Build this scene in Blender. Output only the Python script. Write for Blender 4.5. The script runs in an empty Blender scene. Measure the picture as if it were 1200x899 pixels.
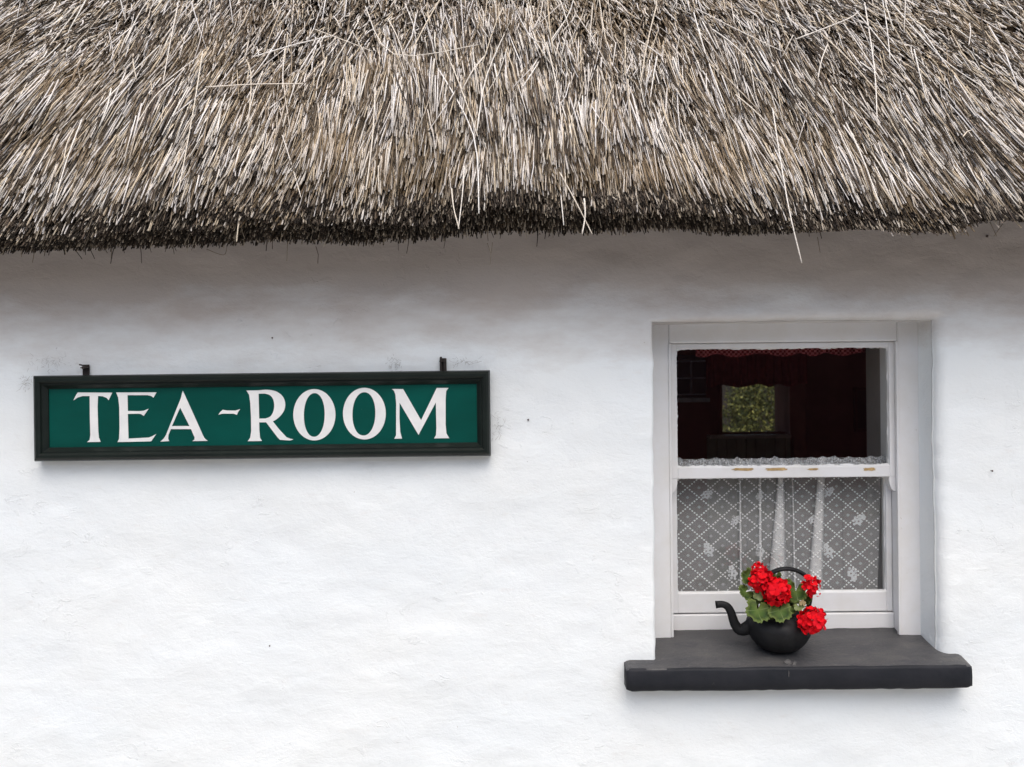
import bpy, bmesh, math, random
import numpy as np
from mathutils import Vector, Matrix, Euler
R = math.radians
random.seed(7); rng = np.random.default_rng(11)
S = bpy.context.scene
C = S.collection

# ------------------------------------------------------------------ camera
CAM_Z, CAM_D, F = 1.65, 3.10, 1150.0          # eye height, metres to the wall, focal length in photo pixels
ROLL = R(0.62)
cd = bpy.data.cameras.new('camera'); cd.sensor_width = 36; cd.lens = 36 * F / 1200; cd.clip_start = .05; cd.clip_end = 300
cam = bpy.data.objects.new('camera', cd); C.objects.link(cam)
cam.matrix_world = Matrix.Translation((0, -CAM_D, CAM_Z)) @ Matrix.Rotation(R(90), 4, 'X') @ Matrix.Rotation(-ROLL, 4, 'Z')
S.camera = cam
cd.dof.use_dof = True; cd.dof.focus_distance = 3.06; cd.dof.aperture_fstop = 4.5
# ------------------------------------------------------------------ light
SUN_EL, SUN_AZ = R(60), R(8)                   # azimuth: to the right of the wall's normal
w = bpy.data.worlds.new('World'); S.world = w; w.use_nodes = True
nt = w.node_tree; nt.nodes.clear()
sky = nt.nodes.new('ShaderNodeTexSky'); sky.sky_type = 'NISHITA'; sky.sun_disc = False
sky.sun_elevation = SUN_EL; sky.sun_rotation = R(180) - SUN_AZ; sky.air_density = 1.0; sky.dust_density = 4.0
hs = nt.nodes.new('ShaderNodeHueSaturation'); hs.inputs['Saturation'].default_value = .95
bg = nt.nodes.new('ShaderNodeBackground'); bg.inputs['Strength'].default_value = .12
wo = nt.nodes.new('ShaderNodeOutputWorld')
nt.links.new(sky.outputs[0], hs.inputs['Color']); nt.links.new(hs.outputs[0], bg.inputs['Color']); nt.links.new(bg.outputs[0], wo.inputs['Surface'])
sl = bpy.data.lights.new('sun', 'SUN'); sl.energy = 1.1; sl.angle = R(58); sl.color = (1, .975, .945)
so = bpy.data.objects.new('sun', sl); C.objects.link(so)
sd = Vector((math.sin(SUN_AZ) * math.cos(SUN_EL), -math.cos(SUN_AZ) * math.cos(SUN_EL), math.sin(SUN_EL)))
so.rotation_euler = sd.to_track_quat('Z', 'Y').to_euler()
S.view_settings.view_transform = 'Standard'; S.view_settings.look = 'None'; S.view_settings.gamma = 1
S.view_settings.exposure = .75
S.render.engine = 'CYCLES'
S.cycles.max_bounces = 10; S.cycles.transparent_max_bounces = 24; S.cycles.diffuse_bounces = 5

# ------------------------------------------------------------------ helpers
def P(px, py, Y):
    """the place in the world, at depth Y, that measures (px, py) in the photograph"""
    d = CAM_D + Y; u = px - 600.; v = 449.5 - py; c, s = math.cos(ROLL), math.sin(ROLL)
    return Vector(((u * c + v * s) / F * d, Y, CAM_Z + (-u * s + v * c) / F * d))
def hash3(ix, iy, iz, seed):
    h = (ix.astype(np.int64) * 374761393 + iy.astype(np.int64) * 668265263 + iz.astype(np.int64) * 2147483647 + seed * 974634777) & 0xffffffff
    h = ((h ^ (h >> 13)) * 1274126177) & 0xffffffff
    h = ((h ^ (h >> 16)) * 2246822519) & 0xffffffff
    return ((h ^ (h >> 15)) & 0xffffff) / float(0xffffff) * 2 - 1
def noise(x, y, z=0, seed=0):
    x, y, z = np.broadcast_arrays(np.asarray(x, float), np.asarray(y, float), np.asarray(z, float))
    ix, iy, iz = np.floor(x), np.floor(y), np.floor(z); fx, fy, fz = x - ix, y - iy, z - iz
    fx, fy, fz = [f * f * (3 - 2 * f) for f in (fx, fy, fz)]
    r = 0
    for a in (0, 1):
        for b in (0, 1):
            for c in (0, 1):
                r = r + hash3(ix + a, iy + b, iz + c, seed) * (fx if a else 1 - fx) * (fy if b else 1 - fy) * (fz if c else 1 - fz)
    return r
def fbm(x, y, z=0, o=3, seed=0):
    return sum(noise(np.asarray(x) * 2 ** i, np.asarray(y) * 2 ** i, z, seed + i) / 2 ** i for i in range(o))
def tag(o, label=None, cat=None, group=None, kind=None):
    for k, v in (('label', label), ('category', cat), ('group', group), ('kind', kind)):
        if v: o[k] = v
    return o
def empty(name, loc=(0, 0, 0), rot=None, label=None, cat=None, group=None):
    o = bpy.data.objects.new(name, None); C.objects.link(o); o.location = loc; o.empty_display_size = .05
    if rot: o.rotation_euler = rot
    return tag(o, label, cat, group)
def link(name, me, mat, parent=None, smooth=False):
    if mat is not None:
        for m in (mat if isinstance(mat, (list, tuple)) else [mat]): me.materials.append(m)
    if smooth: me.polygons.foreach_set('use_smooth', [True] * len(me.polygons))
    o = bpy.data.objects.new(name, me); C.objects.link(o); o.parent = parent
    return o
def mesh_np(name, V, Fc, mat, parent=None, smooth=False):
    """V (n,3); Fc list of int arrays, each (k, m)"""
    me = bpy.data.meshes.new(name); V = np.asarray(V, np.float32)
    if not isinstance(Fc, list): Fc = [Fc]
    Fc = [np.asarray(f, np.int32) for f in Fc if len(f)]
    me.vertices.add(len(V)); me.vertices.foreach_set('co', V.ravel())
    lo = np.concatenate([f.ravel() for f in Fc]); me.loops.add(len(lo)); me.loops.foreach_set('vertex_index', lo)
    tot = np.concatenate([np.full(len(f), f.shape[1]) for f in Fc]).astype(np.int32)
    me.polygons.add(len(tot)); me.polygons.foreach_set('loop_start', np.concatenate([[0], np.cumsum(tot)[:-1]]).astype(np.int32))
    me.polygons.foreach_set('loop_total', tot); me.update(calc_edges=True); me.validate()
    return link(name, me, mat, parent, smooth)
class MB:
    """collects shapes, builds ONE mesh object"""
    def __init__(s): s.bm = bmesh.new()
    def box(s, x0, x1, y0, y1, z0, z1, bev=.002, seg=2):
        r = bmesh.ops.create_cube(s.bm, size=1)
        for v in r['verts']:
            v.co = ((x0 + x1) / 2 + v.co.x * (x1 - x0), (y0 + y1) / 2 + v.co.y * (y1 - y0), (z0 + z1) / 2 + v.co.z * (z1 - z0))
        if bev:
            es = list({e for v in r['verts'] for e in v.link_edges})
            bmesh.ops.bevel(s.bm, geom=es, offset=bev, segments=seg, affect='EDGES', profile=.5)
        return s
    def tube(s, pts, rad, n=8, caps=True, flat=1.0):
        pts = [Vector(p) for p in pts]; rad = rad if isinstance(rad, (list, tuple)) else [rad] * len(pts)
        rings = []; up = Vector((0, 1, 0))
        for i, p in enumerate(pts):
            t = (pts[min(i + 1, len(pts) - 1)] - pts[max(i - 1, 0)]).normalized()
            a = up - t * up.dot(t)
            if a.length < .1: a = Vector((1, 0, 0)) - t * t.x
            a.normalize(); b = t.cross(a); up = a
            rings.append([s.bm.verts.new(p + (a * math.cos(q) * flat + b * math.sin(q)) * rad[i]) for q in [2 * math.pi * k / n for k in range(n)]])
        for r0, r1 in zip(rings, rings[1:]):
            for k in range(n): s.bm.faces.new((r0[k], r0[(k + 1) % n], r1[(k + 1) % n], r1[k]))
        if caps: s.bm.faces.new(rings[0][::-1]); s.bm.faces.new(rings[-1])
        return s
    def lathe(s, prof, n=40, closed=False):
        rings = []
        for r, z in prof:
            rings.append([s.bm.verts.new((r * math.cos(2 * math.pi * k / n), r * math.sin(2 * math.pi * k / n), z)) for k in range(n)] if r > 1e-5 else [s.bm.verts.new((0, 0, z))])
        for a, b in zip(rings, rings[1:]):
            for k in range(n):
                k2 = (k + 1) % n
                if len(a) == 1: s.bm.faces.new((a[0], b[k2], b[k]))
                elif len(b) == 1: s.bm.faces.new((a[k], a[k2], b[0]))
                else: s.bm.faces.new((a[k], a[k2], b[k2], b[k]))
        return s
    def poly(s, pts, th, Y=0):
        """outline in x,z pulled to thickness th (towards -y)"""
        a = [s.bm.verts.new((p[0], Y, p[1])) for p in pts]; b = [s.bm.verts.new((p[0], Y - th, p[1])) for p in pts]
        n = len(pts); s.bm.faces.new(a); s.bm.faces.new(b[::-1])
        for k in range(n): s.bm.faces.new((a[k], a[(k + 1) % n], b[(k + 1) % n], b[k]))
        return s
    def build(s, name, mat, parent=None, smooth=False):
        bmesh.ops.recalc_face_normals(s.bm, faces=s.bm.faces)
        me = bpy.data.meshes.new(name); s.bm.to_mesh(me); s.bm.free()
        return link(name, me, mat, parent, smooth)
def catmull(pts, k=6):
    pts = [Vector(p) for p in pts]; out = []
    for i in range(len(pts) - 1):
        p0, p1, p2, p3 = pts[max(i - 1, 0)], pts[i], pts[i + 1], pts[min(i + 2, len(pts) - 1)]
        for j in range(k):
            t = j / k
            out.append(.5 * ((2 * p1) + (p2 - p0) * t + (2 * p0 - 5 * p1 + 4 * p2 - p3) * t * t + (3 * p1 - p0 - 3 * p2 + p3) * t ** 3))
    return out + [pts[-1]]
# ------------------------------------------------------------------ materials
class Mat:
    def __init__(s, name, col=(.5, .5, .5), rough=.6, spec=.5, metal=0):
        s.m = bpy.data.materials.new(name); s.m.use_nodes = True; s.t = s.m.node_tree; s.b = s.t.nodes['Principled BSDF']
        s.b.inputs['Base Color'].default_value = (*col, 1); s.b.inputs['Roughness'].default_value = rough
        s.b.inputs['Specular IOR Level'].default_value = spec; s.b.inputs['Metallic'].default_value = metal
        s.tc = None
    def n(s, typ, **kw):
        o = s.t.nodes.new(typ)
        for k, v in kw.items():
            if k in o.inputs: o.inputs[k].default_value = v
            else: setattr(o, k, v)
        return o
    def l(s, a, b): s.t.links.new(a, b)
    def co(s, scale=(1, 1, 1), kind='Object', rot=(0, 0, 0)):
        if not s.tc: s.tc = s.n('ShaderNodeTexCoord')
        mp = s.n('ShaderNodeMapping'); mp.inputs['Scale'].default_value = scale; mp.inputs['Rotation'].default_value = rot
        s.l(s.tc.outputs[kind], mp.inputs['Vector']); return mp.outputs[0]
    def noise(s, scale=5, detail=4, rough=.55, sc=(1, 1, 1), dist=0, kind='Object'):
        t = s.n('ShaderNodeTexNoise'); t.inputs['Scale'].default_value = scale; t.inputs['Detail'].default_value = detail
        t.inputs['Roughness'].default_value = rough; t.inputs['Distortion'].default_value = dist
        s.l(s.co(sc, kind), t.inputs['Vector']); return t.outputs['Fac']
    def ramp(s, fac, stops, const=False):
        r = s.n('ShaderNodeValToRGB'); e = r.color_ramp.elements
        if const: r.color_ramp.interpolation = 'CONSTANT'
        while len(e) < len(stops): e.new(.5)
        for i, (p, c) in enumerate(stops):
            e[i].position = p; e[i].color = (*c, 1) if hasattr(c, '__len__') else (c, c, c, 1)
        s.l(fac, r.inputs[0]); return r.outputs[0]
    def mix(s, fac, a, b, mode='MIX'):
        m = s.n('ShaderNodeMix', data_type='RGBA', blend_type=mode)
        for v, i in ((fac, 0), (a, 6), (b, 7)):
            if hasattr(v, 'is_linked') or hasattr(v, 'node'): s.l(v, m.inputs[i])
            else: m.inputs[i].default_value = v if i == 0 else (*v, 1)
        return m.outputs[2]
    def math(s, op, a, b=None, clamp=False):
        m = s.n('ShaderNodeMath', operation=op); m.use_clamp = clamp
        for v, i in ((a, 0), (b, 1)):
            if v is None: continue
            if hasattr(v, 'node'): s.l(v, m.inputs[i])
            else: m.inputs[i].default_value = v
        return m.outputs[0]
    def bump(s, *hs_):
        prev = None
        for h, st, di in hs_:
            b = s.n('ShaderNodeBump'); b.inputs['Strength'].default_value = st; b.inputs['Distance'].default_value = di
            s.l(h, b.inputs['Height'])
            if prev: s.l(prev, b.inputs['Normal'])
            prev = b.outputs[0]
        s.l(prev, s.b.inputs['Normal']); return s
    def col(s, c): s.l(c, s.b.inputs['Base Color']); return s
def simple(name, col, rough=.6, var=.15, scale=12, bmp=.002, spec=.5, metal=0):
    m = Mat(name, col, rough, spec, metal)
    f = m.noise(scale, 5, .6)
    m.col(m.ramp(f, [(.3, tuple(c * (1 - var) for c in col)), (.7, tuple(min(1, c * (1 + var)) for c in col))]))
    m.bump((m.noise(scale * 6, 4), .4, bmp)); return m.m

# whitewash
m = Mat('whitewash', (.8, .8, .8), .75, .25)
f = m.noise(1.6, 5, .55, (1, 1, 1.6)); g = m.noise(26, 3, .6, (.6, 1, 1.4))
c = m.mix(m.ramp(f, [(.35, 0.), (.75, 1.)]), (.775, .822, .838), (.80, .828, .818))
c = m.mix(m.ramp(g, [(.62, 0.), (.8, .35)]), c, (.70, .69, .67))
# eave shade deepened in the colour together with irregular grime along the top course
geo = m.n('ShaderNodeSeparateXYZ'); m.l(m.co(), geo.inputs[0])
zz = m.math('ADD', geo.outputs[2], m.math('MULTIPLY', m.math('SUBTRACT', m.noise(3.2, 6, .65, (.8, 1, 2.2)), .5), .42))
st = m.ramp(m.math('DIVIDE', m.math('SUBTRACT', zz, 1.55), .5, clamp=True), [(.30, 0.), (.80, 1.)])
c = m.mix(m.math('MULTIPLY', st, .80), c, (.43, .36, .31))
speck = m.n('ShaderNodeTexVoronoi'); speck.inputs['Scale'].default_value = 9; m.l(m.co(), speck.inputs['Vector'])
c = m.mix(m.math('MULTIPLY', m.math('LESS_THAN', speck.outputs['Distance'], .018), .5), c, (.35, .3, .26))
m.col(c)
m.bump((m.noise(6, 6, .65, (.8, 1, 1.25), .5), .34, .012), (m.noise(30, 5, .65, (.65, 1, 1.25), .8), .30, .0035),
       (m.math('MULTIPLY', m.ramp(m.noise(17, 5, .7, (.8, 1, 1.2), 1.2), [(.60, 0.), (.64, 1.)]), m.ramp(m.noise(2.3, 3), [(.50, 0.), (.60, 1.)])), .42, .004), (m.noise(48, 6, .75, (.8, 1, 1.3), .3), .35, .003), (m.noise(110, 5, .7, (.7, 1, 1.2)), .45, .0020), (m.noise(260, 3, .6), .3, .0008))
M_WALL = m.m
# painted joinery
m = Mat('white_gloss_paint', (.8, .8, .8), .38, .5)
c = m.mix(m.ramp(m.noise(9, 6, .65), [(.4, 0.), (.8, 1.)]), (.74, .745, .75), (.68, .67, .64))
c = m.mix(m.ramp(m.noise(55, 4, .7, (1, 1, 1)), [(.70, 0.), (.76, .6)]), c, (.45, .42, .36))
m.col(c); m.bump((m.noise(60, 4, .6, (.3, 1, .3)), .35, .0012), (m.noise(14, 3), .3, .002)); M_PAINT = m.m
# straw
def straw_mat(name, pal, over=True):
    m = Mat(name, (.4, .35, .28), .62, .25)
    gi = m.n('ShaderNodeNewGeometry')
    rnd = gi.outputs['Random Per Island']
    c = m.ramp(rnd, [(i / (len(pal) - .0), p) for i, p in enumerate(pal)], True)
    pat = m.noise(2.6, 5, .6, (1, 1, 1)); pat2 = m.noise(9, 4, .6)
    if not over: m.col(c); return m.m
    c = m.mix(m.ramp(pat, [(.48, 0.), (.70, .42)]), c, (.40, .28, .14), 'MIX')
    c = m.mix(m.ramp(pat2, [(.62, 0.), (.8, .35)]), c, (.12, .095, .06), 'MIX')
    c = m.mix(m.ramp(m.noise(140, 2, .5), [(.3, .0), (.7, .22)]), c, (.25, .21, .17), 'MIX')
    m.col(c); return m.m
M_STRAW = straw_mat('weathered_straw_dark_gaps', [(.88, .83, .76), (.07, .05, .032), (.04, .03, .02), (.80, .73, .64), (.32, .25, .17), (.70, .60, .45), (.035, .026, .018), (.09, .065, .04), (.86, .82, .78), (.66, .55, .40), (.78, .73, .68), (.12, .085, .06), (.86, .81, .75), (.60, .53, .44), (.20, .15, .10), (.84, .79, .70)])  # near-black stems among weathered ones put gap shade into the colour
m = Mat('pale_straw', (.5, .45, .35), .5, .35)
gi = m.n('ShaderNodeObjectInfo')
c = m.ramp(gi.outputs['Random'], [(0., (.80, .74, .66)), (.4, (.74, .66, .54)), (.7, (.84, .80, .74)), (1., (.66, .56, .42))])
m.col(m.mix(m.ramp(m.noise(60, 3), [(.5, 0.), (.8, .6)]), c, (.28, .22, .15))); M_LOOSE = m.m
M_CUT = straw_mat('shaded_straw_butts', [(.10, .075, .055), (.03, .022, .016), (.24, .20, .15), (.022, .016, .012), (.07, .052, .036), (.028, .02, .014), (.44, .38, .30), (.04, .03, .02), (.02, .015, .01)], False)  # the undercut's shade is put into these dark butt colours
m = Mat('packed_thatch', (.05, .035, .022), .95, .1)  # dark base colour puts shade into the gaps between straws
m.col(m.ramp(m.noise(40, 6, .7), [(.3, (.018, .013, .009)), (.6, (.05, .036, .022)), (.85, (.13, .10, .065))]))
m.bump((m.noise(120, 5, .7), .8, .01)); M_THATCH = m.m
# sill, iron
m = Mat('slate_sill_paint', (.05, .05, .055), .5, .4)
f = m.noise(7, 6, .65, (1, 1.4, 1)); g = m.noise(60, 4, .7)
c = m.ramp(f, [(.3, (.045, .046, .050)), (.55, (.066, .065, .066)), (.8, (.10, .096, .090))])
c = m.mix(m.ramp(g, [(.60, 0.), (.70, .5)]), c, (.15, .145, .14)); c = m.mix(m.ramp(m.noise(16, 6, .7, (.5, 2, 1)), [(.5, 0.), (.72, .7)]), c, (.035, .036, .045)); m.col(c)
m.bump((m.noise(22, 6, .7), .8, .008), (m.noise(150, 3), .3, .001)); M_SILL = m.m
m = Mat('dark_sill_faces', (.02, .021, .025), .6, .22)  # darker tone for the sill's front, underside and ends
c = m.ramp(m.noise(9, 6, .65, (1, 1, 2)), [(.3, (.009, .011, .015)), (.75, (.019, .020, .025))])
c = m.mix(m.ramp(m.noise(50, 5, .7), [(.68, 0.), (.76, .4)]), c, (.13, .13, .13)); m.col(c)
m.bump((m.noise(26, 5, .6), .45, .005), (m.noise(150, 3), .3, .001)); M_SILLF = m.m
m = Mat('black_cast_iron', (.012, .012, .013), .5, .22)
c = m.ramp(m.noise(18, 5, .65), [(.35, (.006, .006, .007)), (.75, (.017, .018, .020))]); m.col(c)
m.l(m.ramp(m.noise(30, 4), [(.3, .46), (.7, .7)]), m.b.inputs['Roughness']); m.bump((m.noise(90, 4, .6), .35, .0012), (m.noise(20, 3), .3, .003)); M_IRON = m.m
# sign
m = Mat('green_sign_enamel', (.0, .075, .055), .35, .22)
c = m.ramp(m.noise(3.5, 5, .6, (1, 1, 2)), [(.3, (.0, .052, .040)), (.7, (.0, .074, .058))])
c = m.mix(m.ramp(m.noise(80, 3, .6), [(.74, 0.), (.8, .35)]), c, (.12, .17, .15)); m.col(c); m.bump((m.noise(30, 4, .5, (1, 1, 3)), .18, .001)); M_GREEN = m.m
m = Mat('green_black_frame_paint', (.012, .02, .017), .38, .32)
c = m.ramp(m.noise(14, 5, .65, (.4, 1, 1)), [(.3, (.004, .007, .006)), (.7, (.009, .015, .012))])
c = m.mix(m.ramp(m.noise(45, 5, .7), [(.70, 0.), (.78, .4)]), c, (.14, .14, .12)); m.col(c); m.bump((m.noise(35, 4, .6, (.3, 1, 1)), .3, .0015)); M_FRAME = m.m
m = Mat('cream_letter_paint', (.72, .72, .70), .45, .4)
m.col(m.ramp(m.noise(22, 4, .6), [(.3, (.72, .73, .72)), (.7, (.82, .82, .80))])); m.bump((m.noise(50, 3, .5, (1, 1, .3)), .2, .0006)); M_LETTER = m.m
# glass: clear sheet, mirror part by Fresnel
def glass(name, gain=1.25, tint=(.99, .995, .99)):
    m = Mat(name); t = m.t; t.nodes.remove(m.b)
    tr = m.n('ShaderNodeBsdfTransparent'); tr.inputs[0].default_value = (*tint, 1)
    gl = m.n('ShaderNodeBsdfGlossy'); gl.inputs['Roughness'].default_value = .02
    gg = m.n('ShaderNodeNewGeometry'); vd = m.n('ShaderNodeVectorMath', operation='DOT_PRODUCT'); m.l(gg.outputs['Normal'], vd.inputs[0]); m.l(gg.outputs['Incoming'], vd.inputs[1])
    fo = m.math('ADD', m.math('MULTIPLY', m.math('POWER', m.math('SUBTRACT', 1.0, m.math('ABSOLUTE', vd.outputs['Value'])), 5.0), .96), .04); bp = m.n('ShaderNodeBump'); bp.inputs['Strength'].default_value = .25; bp.inputs['Distance'].default_value = .004
    m.l(m.noise(6, 2), bp.inputs['Height']); m.l(bp.outputs[0], gl.inputs['Normal'])
    mx = m.n('ShaderNodeMixShader'); m.l(m.math('MULTIPLY', fo, gain, clamp=True), mx.inputs[0]); m.l(tr.outputs[0], mx.inputs[1]); m.l(gl.outputs[0], mx.inputs[2])
    m.l(mx.outputs[0], t.nodes['Material Output'].inputs['Surface']); return m.m
M_GLASS = glass('old_window_glass')

# ------------------------------------------------------------------ ground & street
def sheet(name, x0, x1, y0, y1, z, mat, kind='structure'):
    o = mesh_np(name, [(x0, y0, z), (x1, y0, z), (x1, y1, z), (x0, y1, z)], np.array([[0, 1, 2, 3]]), mat); tag(o, kind=kind); return o
sheet('ground', -120, 120, -120, 120, -.02, simple('earth', (.16, .16, .12), .95, .3, 3, .02))
sheet('road', -60, 60, -8.5, -3.6, -.008, simple('pale_worn_concrete_road', (.30, .30, .30), .9, .2, 8, .01))
pv = MB().box(-60, 60, -3.6, -.02, -.15, .11, .01).build('pavement', simple('paving', (.42, .40, .37), .9, .15, 6, .01)); tag(pv, kind='structure')

# ------------------------------------------------------------------ the cottage
cottage = empty('cottage', (0, 0, 0), label='whitewashed thatched cottage with a green signboard and one sash window', cat='cottage')
# opening in the wall (taken at the wall plane)
OX0, OX1 = P(767, 575, 0).x, P(1099, 575, 0).x
OZ1, OZ0 = P(930, 376, 0).z, P(930, 768, 0).z - .045
RR = .038
def lines(a, b, step, e0=False, e1=False):
    n = max(2, int(abs(b - a) / step) + 1); L = list(np.linspace(a, b, n))
    f = [.002, .005, .009, .014, .020, .028, .037]
    if e0: L = [a] + [a + t for t in f] + [v for v in L if v > a + .04]
    if e1: L = [v for v in L if v < b - .04] + [b - t for t in reversed(f)] + [b]
    return L
xs = lines(-7, -2.45, .4)[:-1] + lines(-2.45, OX0, .012, e1=True) + lines(OX0, OX1, .012)[1:-1] + lines(OX1, 2.45, .012, e0=True) + lines(2.45, 7, .4)[1:]
zs = lines(-.05, .35, .08)[:-1] + lines(.35, OZ0, .012, e1=True) + lines(OZ0, OZ1, .012)[1:-1] + lines(OZ1, 2.35, .012, e0=True)
xs, zs = np.array(xs), np.array(zs)
def wall_shape(X, Z, Y):
    """lumps and wavy arrises of the whitewashed masonry"""
    dx = np.maximum(np.maximum(OX0 - X, X - OX1), 0); dz = np.maximum(np.maximum(OZ0 - Z, Z - OZ1), 0); d = np.hypot(dx, dz)
    rr = .011 + (RR - .011) * np.clip((X - OX0) / (OX1 - OX0), 0, 1) ** .7
    Y = Y + np.where((d < rr) & (Y < .001), rr - np.sqrt(np.maximum(rr ** 2 - (rr - d) ** 2, 0)), 0)
    k = np.clip(1 - d / .08, 0, 1)
    lump = fbm(X * 2.1, Z * 2.6, 0, 2, 3) * .007 + fbm(X * 9, Z * 14, 0, 3, 9) * .0020 + noise(X * 30, Z * 60, 0, 21) * .0005
    front = np.clip(1 - Y / .12, 0, 1)
    Y = Y - lump * front - .004
    X = X + k * front * (noise(Z * 6, Z * 0 + 3, 0, 31) * .004 + noise(Z * 24, Z * 0, 0, 33) * .0022) + np.where(X > (OX0 + OX1) / 2, k * front * np.clip((CAM_Z - .1 - Z) * .012, 0, .01), 0)
    Z = Z + k * front * (noise(X * 7, X * 0, 0, 35) * .003 + noise(X * 26, X * 0, 0, 36) * .0014)
    return X, Y, Z
XX, ZZ = np.meshgrid(xs, zs, indexing='ij'); nx, nz = XX.shape
idx = np.arange(nx * nz).reshape(nx, nz)
cx = (xs[:-1] + xs[1:]) / 2; cz = (zs[:-1] + zs[1:]) / 2
keep = ~((cx[:, None] > OX0) & (cx[:, None] < OX1) & (cz[None] > OZ0) & (cz[None] < OZ1))
q = np.stack([idx[:-1, :-1], idx[1:, :-1], idx[1:, 1:], idx[:-1, 1:]], -1)[keep]
V = np.stack([XX.ravel(), np.zeros(nx * nz), ZZ.ravel()], 1)
ix0, ix1 = np.argmin(abs(xs - OX0)), np.argmin(abs(xs - OX1)); iz0, iz1 = np.argmin(abs(zs - OZ0)), np.argmin(abs(zs - OZ1))
loop = [(i, iz0) for i in range(ix0, ix1)] + [(ix1, j) for j in range(iz0, iz1)] + [(i, iz1) for i in range(ix1, ix0, -1)] + [(ix0, j) for j in range(iz1, iz0, -1)]
li = np.array([idx[a] for a in loop]); depths = [.042, .048, .06, .08, .1, .12, .145, .2]
faces = [q]; Vs = [V]; prev = li; base = len(V)
for dd in depths:
    nv = V[li].copy(); nv[:, 1] = dd; Vs.append(nv); cur = np.arange(base, base + len(li)); base += len(li)
    faces.append(np.stack([prev, cur, np.roll(cur, -1), np.roll(prev, -1)], 1)); prev = cur
V = np.concatenate(Vs); V[:, 0], V[:, 1], V[:, 2] = wall_shape(V[:, 0], V[:, 2], V[:, 1])
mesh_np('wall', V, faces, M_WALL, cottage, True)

# ---- thatch
PITCH = R(45); dn = np.array([0, -math.cos(PITCH), -math.sin(PITCH)]); nn = np.array([0, -math.sin(PITCH), math.cos(PITCH)])
LIPY, INY = -.33, -.17
lip_px = [(-400, 262), (0, 260), (100, 261), (200, 249), (290, 251), (380, 247), (480, 244), (560, 236), (620, 234), (700, 240), (800, 247), (900, 252), (1000, 256), (1100, 259), (1200, 250), (1600, 250)]
in_px = [(-400, 298), (0, 297), (130, 291), (220, 288), (300, 283), (420, 284), (480, 279), (540, 273), (640, 272), (760, 268), (850, 272), (950, 266), (1100, 258), (1200, 250), (1600, 250)]
def curve_of(tab, Y):
    p = [P(a, b, Y) for a, b in tab]; X = np.array([v.x for v in p]); Z = np.array([v.z for v in p]); return lambda x: np.interp(x, X, Z)
zlip, zin = curve_of(lip_px, LIPY), curve_of(in_px, INY)
def roof_pt(x, s):
    z = zlip(x) * np.clip(1 - s / 1.2, 0, 1) + zlip(0 * x) * np.clip(s / 1.2, 0, 1)
    h = fbm(x * 2.2, s * 2.0, 0, 2, 50) * .022 + fbm(x * 8, s * 6, 0, 2, 55) * .012 - (.032 + .016 * noise(x * 5, 0 * x, 0, 58)) * np.exp(-np.maximum(s, 0) / .05)
    o = np.stack([x, LIPY - dn[1] * s, z - dn[2] * s], -1); return o + nn * h[..., None]
SR = 4.2
gx = np.concatenate([np.linspace(-7, -3.2, 14)[:-1], np.linspace(-3.2, 3.2, 190), np.linspace(3.2, 7, 14)[1:]]); gs = np.concatenate([np.linspace(0, 2.4, 60), np.linspace(2.4, SR, 8)[1:]])
GX, GS = np.meshgrid(gx, gs, indexing='ij'); A = roof_pt(GX, GS) - nn * .034 - dn * (.035 * np.exp(-GS / .05))[..., None]
n1 = len(gx)
lipv = A[:, 0]; innv = np.stack([gx, np.full(n1, INY), zin(gx) + .012], -1); bk = np.stack([gx, np.full(n1, .25), zin(gx) + .06], -1)
rid = A[:, -1]; rear = rid.copy(); rear[:, 1] += SR * math.cos(PITCH) * 1.0 + .4; rear[:, 2] = 2.0
allv = np.concatenate([bk[:, None], innv[:, None], A, rear[:, None]], 1); ns_ = allv.shape[1]
ii = np.arange(n1 * ns_).reshape(n1, ns_)
fq = np.stack([ii[:-1, :-1], ii[:-1, 1:], ii[1:, 1:], ii[1:, :-1]], -1).reshape(-1, 4)
roof = mesh_np('thatched_roof', allv.reshape(-1, 3), fq, M_THATCH, cottage, False)

def straw_mesh(tip, d, L, rad, bend, sides=3):
    n = len(tip); d = d / np.linalg.norm(d, axis=1, keepdims=True)
    ref = rng.normal(size=(n, 3)); a = np.cross(d, ref); a /= np.linalg.norm(a, axis=1, keepdims=True); b = np.cross(d, a)
    ts = [0, .5, 1.]; rings = []
    for t in ts:
        c_ = tip - d * (L * (1 - t))[:, None] + a * (bend * (4 * t * (1 - t)))[:, None]
        rr = rad * (1.05 - .25 * t)
        for k in range(sides):
            an = 2 * math.pi * k / sides; rings.append(c_ + (a * math.cos(an) + b * math.sin(an)) * rr[:, None])
    V = np.stack(rings, 1); m_ = sides * 3; o = (np.arange(n) * m_)[:, None]
    q = [[r * sides + k, r * sides + (k + 1) % sides, (r + 1) * sides + (k + 1) % sides, (r + 1) * sides + k] for r in (0, 1) for k in range(sides)]
    Q = (o[:, None, :] + np.array(q)[None]).reshape(-1, 4); T = o + np.array([[2 * sides + k for k in range(sides)]])
    return V.reshape(-1, 3), Q, T
def join(parts):
    Vs, Qs, Ts = [], [], []; b = 0
    for V, Q, T in parts: Vs.append(V); Qs.append(Q + b); Ts.append(T + b); b += len(V)
    return np.concatenate(Vs), [np.concatenate(Qs), np.concatenate(Ts)]
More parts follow.
